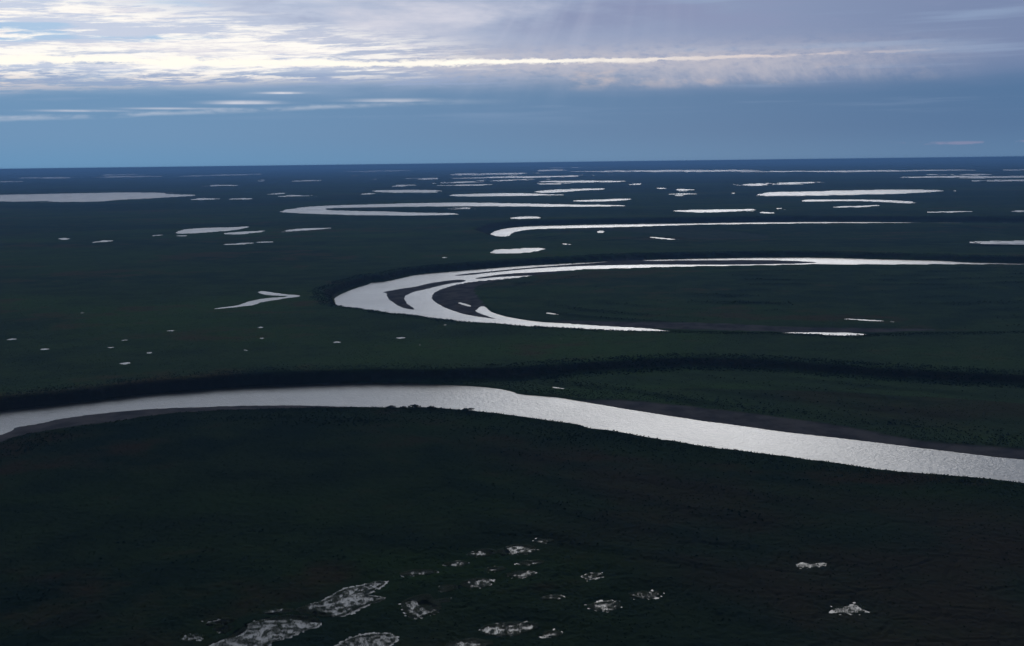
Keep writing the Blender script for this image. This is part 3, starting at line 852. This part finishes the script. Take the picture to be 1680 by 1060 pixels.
def scatter(name, key, x, y, z, size, label, cat, seed=1):
    rg = np.random.default_rng(seed)
    me = bpy.data.meshes.new(name)
    me.vertices.add(len(x)); me.vertices.foreach_set('co', np.stack([x, y, z], 1).astype(np.float32).ravel())
    a = me.attributes.new('size', 'FLOAT', 'POINT'); a.data.foreach_set('value', size.astype(np.float32))
    a = me.attributes.new('turn', 'FLOAT', 'POINT'); a.data.foreach_set('value', rg.uniform(0, 6.283, len(x)).astype(np.float32))
    o = link(bpy.data.objects.new(name, me), 'stuff', label, cat)
    ng = bpy.data.node_groups.new(name, 'GeometryNodeTree')
    ng.interface.new_socket('Geometry', in_out='INPUT', socket_type='NodeSocketGeometry')
    ng.interface.new_socket('Geometry', in_out='OUTPUT', socket_type='NodeSocketGeometry')
    N = ng.nodes.new; K = ng.links.new
    gi = N('NodeGroupInput'); go = N('NodeGroupOutput')
    m2p = N('GeometryNodeMeshToPoints')
    ci = N('GeometryNodeCollectionInfo'); ci.inputs['Collection'].default_value = SRC[key]
    ci.inputs['Separate Children'].default_value = True; ci.inputs['Reset Children'].default_value = True
    ip = N('GeometryNodeInstanceOnPoints'); ip.inputs['Pick Instance'].default_value = True
    na = N('GeometryNodeInputNamedAttribute'); na.data_type = 'FLOAT'; na.inputs['Name'].default_value = 'size'
    nb = N('GeometryNodeInputNamedAttribute'); nb.data_type = 'FLOAT'; nb.inputs['Name'].default_value = 'turn'
    cx = N('ShaderNodeCombineXYZ')
    K(gi.outputs[0], m2p.inputs['Mesh']); K(m2p.outputs[0], ip.inputs['Points']); K(ci.outputs[0], ip.inputs['Instance'])
    K(nb.outputs[0], cx.inputs[2]); K(cx.outputs[0], ip.inputs['Rotation']); K(na.outputs[0], ip.inputs['Scale'])
    K(ip.outputs[0], go.inputs[0])
    md = o.modifiers.new('scatter', 'NODES'); md.node_group = ng
    return o


rng = np.random.default_rng(7)
HALF = R(30)


def fan(n, r0, r1, power=1.0):
    """n random spots in the visible wedge between r0 and r1"""
    r = np.sqrt(rng.uniform(0, 1, n) ** power * (r1 * r1 - r0 * r0) + r0 * r0)
    a = rng.uniform(-HALF, HALF, n)
    return np.sin(a) * r, np.cos(a) * r


# low scrub over the whole plain
x, y = fan(170000, 320, 1700)
g = ground(x, y)
keep = (g['dr'] > 2) & (g['sand'] < 0.3) & (g['wet'] < 0.8) & (rng.uniform(0, 1, len(x)) < 0.35 + 0.9 * np.clip(fbm(x, y, 45, 3, 201) + 0.35, 0, 1)) & (rng.uniform(0, 1, len(x)) > sst(np.hypot(x, y), 900, 1700))
x, y, z = x[keep], y[keep], g['z'][keep]
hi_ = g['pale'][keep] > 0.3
for key, k, lab in (('scrub', hi_, 'low dwarf scrub spread over the upland tundra beyond the near river'), ('scrub_low', ~hi_, 'low scrub painted darker for shade over the near plain inside the river bend')):
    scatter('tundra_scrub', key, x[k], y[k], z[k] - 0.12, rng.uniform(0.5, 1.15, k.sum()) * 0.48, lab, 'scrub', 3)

# willows along the banks, on the scarps and scroll ridges
x, y = fan(520000, 420, 1900)
g = ground(x, y)
dn, d2, d3, dfp = g['dn'], g['d2'], g['d3'], g['dfp']
rs = rng.uniform(0, 1, len(x))
cl = np.clip(fbm(x, y, 30, 3, 211) + 0.5, 0, 1)
up_right = (x > -40)
prob = np.zeros(len(x))
prob = np.maximum(prob, (1 - sst(dn, 8, 36)) * (dn > 2) * 1.0)                        # river edge
prob = np.maximum(prob, sst(dn, 14, 22) * (1 - sst(dn, 30, 70)) * (dfp < 0) * 0.75 * cl * (y > 560))
prob = np.maximum(prob, (1 - sst(np.abs(dfp - 8), 14, 26)) * np.where(x > 20, 0.85, 0.35) * (y < 1050))  # the scarp of the near plain
prob = np.maximum(prob, (1 - sst(np.abs(dfp - 10), 10, 22)) * 0.7 * (y > 1050))
prob = np.maximum(prob, g['ridge'] * 0.4 * cl * np.where(dn < 420, 0.6, 1))
prob *= (g['sand'] < 0.35) & (g['wet'] < 0.3) & (g['dr'] > 1.5)
keep = rs < prob
x, y, z = x[keep], y[keep], g['z'][keep]
print('willows', len(x))
sz = rng.uniform(0.36, 0.72, len(x)) * np.where(dn[keep] < 36, 0.75, 1.0) * (0.8 + 0.5 * np.clip(fbm(x, y, 25, 2, 221) + 0.4, 0, 1))
scatter('willow_thicket', 'willow', x, y, z - 0.1, sz, 'dark willow thickets along the river banks and terrace edges', 'thicket', 5)

# single willows that stand out against the water on the near shore
def willow(px, py, w, h, seed, label):
    c = up(px, py, 1.4); zg = float(ground(c[:, 0], c[:, 1])['z'][0])
    t = link(bpy.data.objects.new('willow_shrub', None), None, label, 'shrub', 'single willow shrubs on the near river shore')
    t.location = (c[0, 0], c[0, 1], zg - 0.1)
    v, f = leaf_cluster(seed, 420, 1.0, 1.0, 0.11)
    v = [(p.x * w, p.y * w * 0.7, p.z * h + 0.15) for p in v]
    me = bpy.data.meshes.new('foliage'); me.from_pydata(v, [], f); me.materials.append(MWILLOW)
    o = bpy.data.objects.new('foliage', me); S.collection.objects.link(o); o.parent = t
    rg = random.Random(seed)
    for _ in range(5):
        a = rg.uniform(0, math.tau); q = rg.uniform(.2, .6)
        base = Vector((rg.uniform(-.12, .12) * w, rg.uniform(-.1, .1) * w, 0)); tip = Vector((math.cos(a) * q * w, math.sin(a) * q * w * .7, h * rg.uniform(.55, .85)))
        v = []; f = []
        for j in range(4):
            u_ = j / 3; p = base.lerp(tip, u_) + Vector((0, 0, 0.12 * h * math.sin(u_ * 3.14))); rad = 0.06 * (1 - 0.7 * u_)
            v += [(p.x + rad * math.cos(k * 1.2566), p.y + rad * math.sin(k * 1.2566), p.z) for k in range(5)]
        for j in range(3):
            f += [(j * 5 + k, j * 5 + (k + 1) % 5, j * 5 + 5 + (k + 1) % 5, j * 5 + 5 + k) for k in range(5)]
        f.append((15, 16, 17, 18, 19))
        me = bpy.data.meshes.new('stem'); me.from_pydata(v, [], f); me.materials.append(MBARK)
        o = bpy.data.objects.new('stem', me); S.collection.objects.link(o); o.parent = t


willow(641, 670.5, 4.6, 2.3, 301, 'wide low dark willow shrub on the near river shore, leftmost of the row')
willow(660, 671.5, 2.4, 2.2, 302, 'smallest dark willow shrub standing alone between two wider ones at the water edge')
willow(681, 671.5, 5.0, 3.0, 303, 'tallest and widest dark willow shrub sticking up over the pale river from its near shore')
willow(709, 672.5, 4.2, 2.5, 304, 'dark willow shrub just right of the tallest willow on the near river shore')
willow(768, 676, 5.0, 2.6, 305, 'rightmost single dark willow shrub bulging from the near river shore')

# sedge standing in the shallow ponds of the near plain
xs, ys, zs, sz = [], [], [], []
tight = [P(p_, SEDGE_Z, 1, 4) for p_ in SEDGE]
for pts, (_, b, zp) in zip(SEDGE, lakes[N_PLAIN:]):
    area = np.prod(b.hi - b.lo)
    big = 0.45 if any(pts is q for q in SEDGE[:3]) else 1.0
    n = int(area * (2.0 if big < 1 else 6.0))
    x = rng.uniform(b.lo[0], b.hi[0], n); y = rng.uniform(b.lo[1], b.hi[1], n)
    dd = b.d(x, y, 9.0)
    for b2 in tight: dd = np.minimum(dd, b2.d(x, y, 9.0))
    faint = 0.35 if b.c[0] > 60 else 0.0
    p = np.clip((0.05 if big < 1 else 0.14) + faint * 1.6 + (0.22 if big < 1 else 0.34) * sst(dd, -1.8, 0.4) + 0.7 * (0.2 if big < 1 else 1) * fbm(x, y, 1.6, 3, 231), 0.02, 1) * sst(dd, 1.0, -0.4)
    k = rng.uniform(0, 1, n) < p
    xs.append(x[k]); ys.append(y[k]); zs.append(np.full(k.sum(), zp - 0.08))
x = np.concatenate(xs); y = np.concatenate(ys)
g = ground(x, y)
z = np.maximum(g['z'] - 0.05, np.concatenate(zs))
print('sedge', len(x))
scatter('sedge_grass', 'sedge', x, y, z, rng.uniform(0.35, 0.7, len(x)), 'thin sedge blades standing in the shallow ponds of the near plain', 'grass', 6)

# ------------------------------------------------------------------ haze
hz = 75000.0
zb, zt = -3.0, 161.5
v = [(sx * hz, sy * hz, zz) for zz in (zb, zt) for sx, sy in ((-1, -1), (1, -1), (1, 1), (-1, 1))]
f = [(3, 2, 1, 0), (4, 5, 6, 7), (0, 1, 5, 4), (1, 2, 6, 5), (2, 3, 7, 6), (3, 0, 4, 7)]
me = bpy.data.meshes.new('haze'); me.from_pydata(v, [], f)
o = link(bpy.data.objects.new('haze', me), 'stuff', 'thin blue haze over the whole plain', 'haze')
mh = bpy.data.materials.new('haze'); mh.use_nodes = True
nt = mh.node_tree; nt.nodes.clear()
pv = nt.nodes.new('ShaderNodeVolumePrincipled'); mo = nt.nodes.new('ShaderNodeOutputMaterial')
pv.inputs['Color'].default_value = (0.19, 0.42, 0.86, 1)
pv.inputs['Density'].default_value = 7.5e-5
pv.inputs['Anisotropy'].default_value = 0.2
nt.links.new(pv.outputs[0], mo.inputs['Volume'])
me.materials.append(mh)
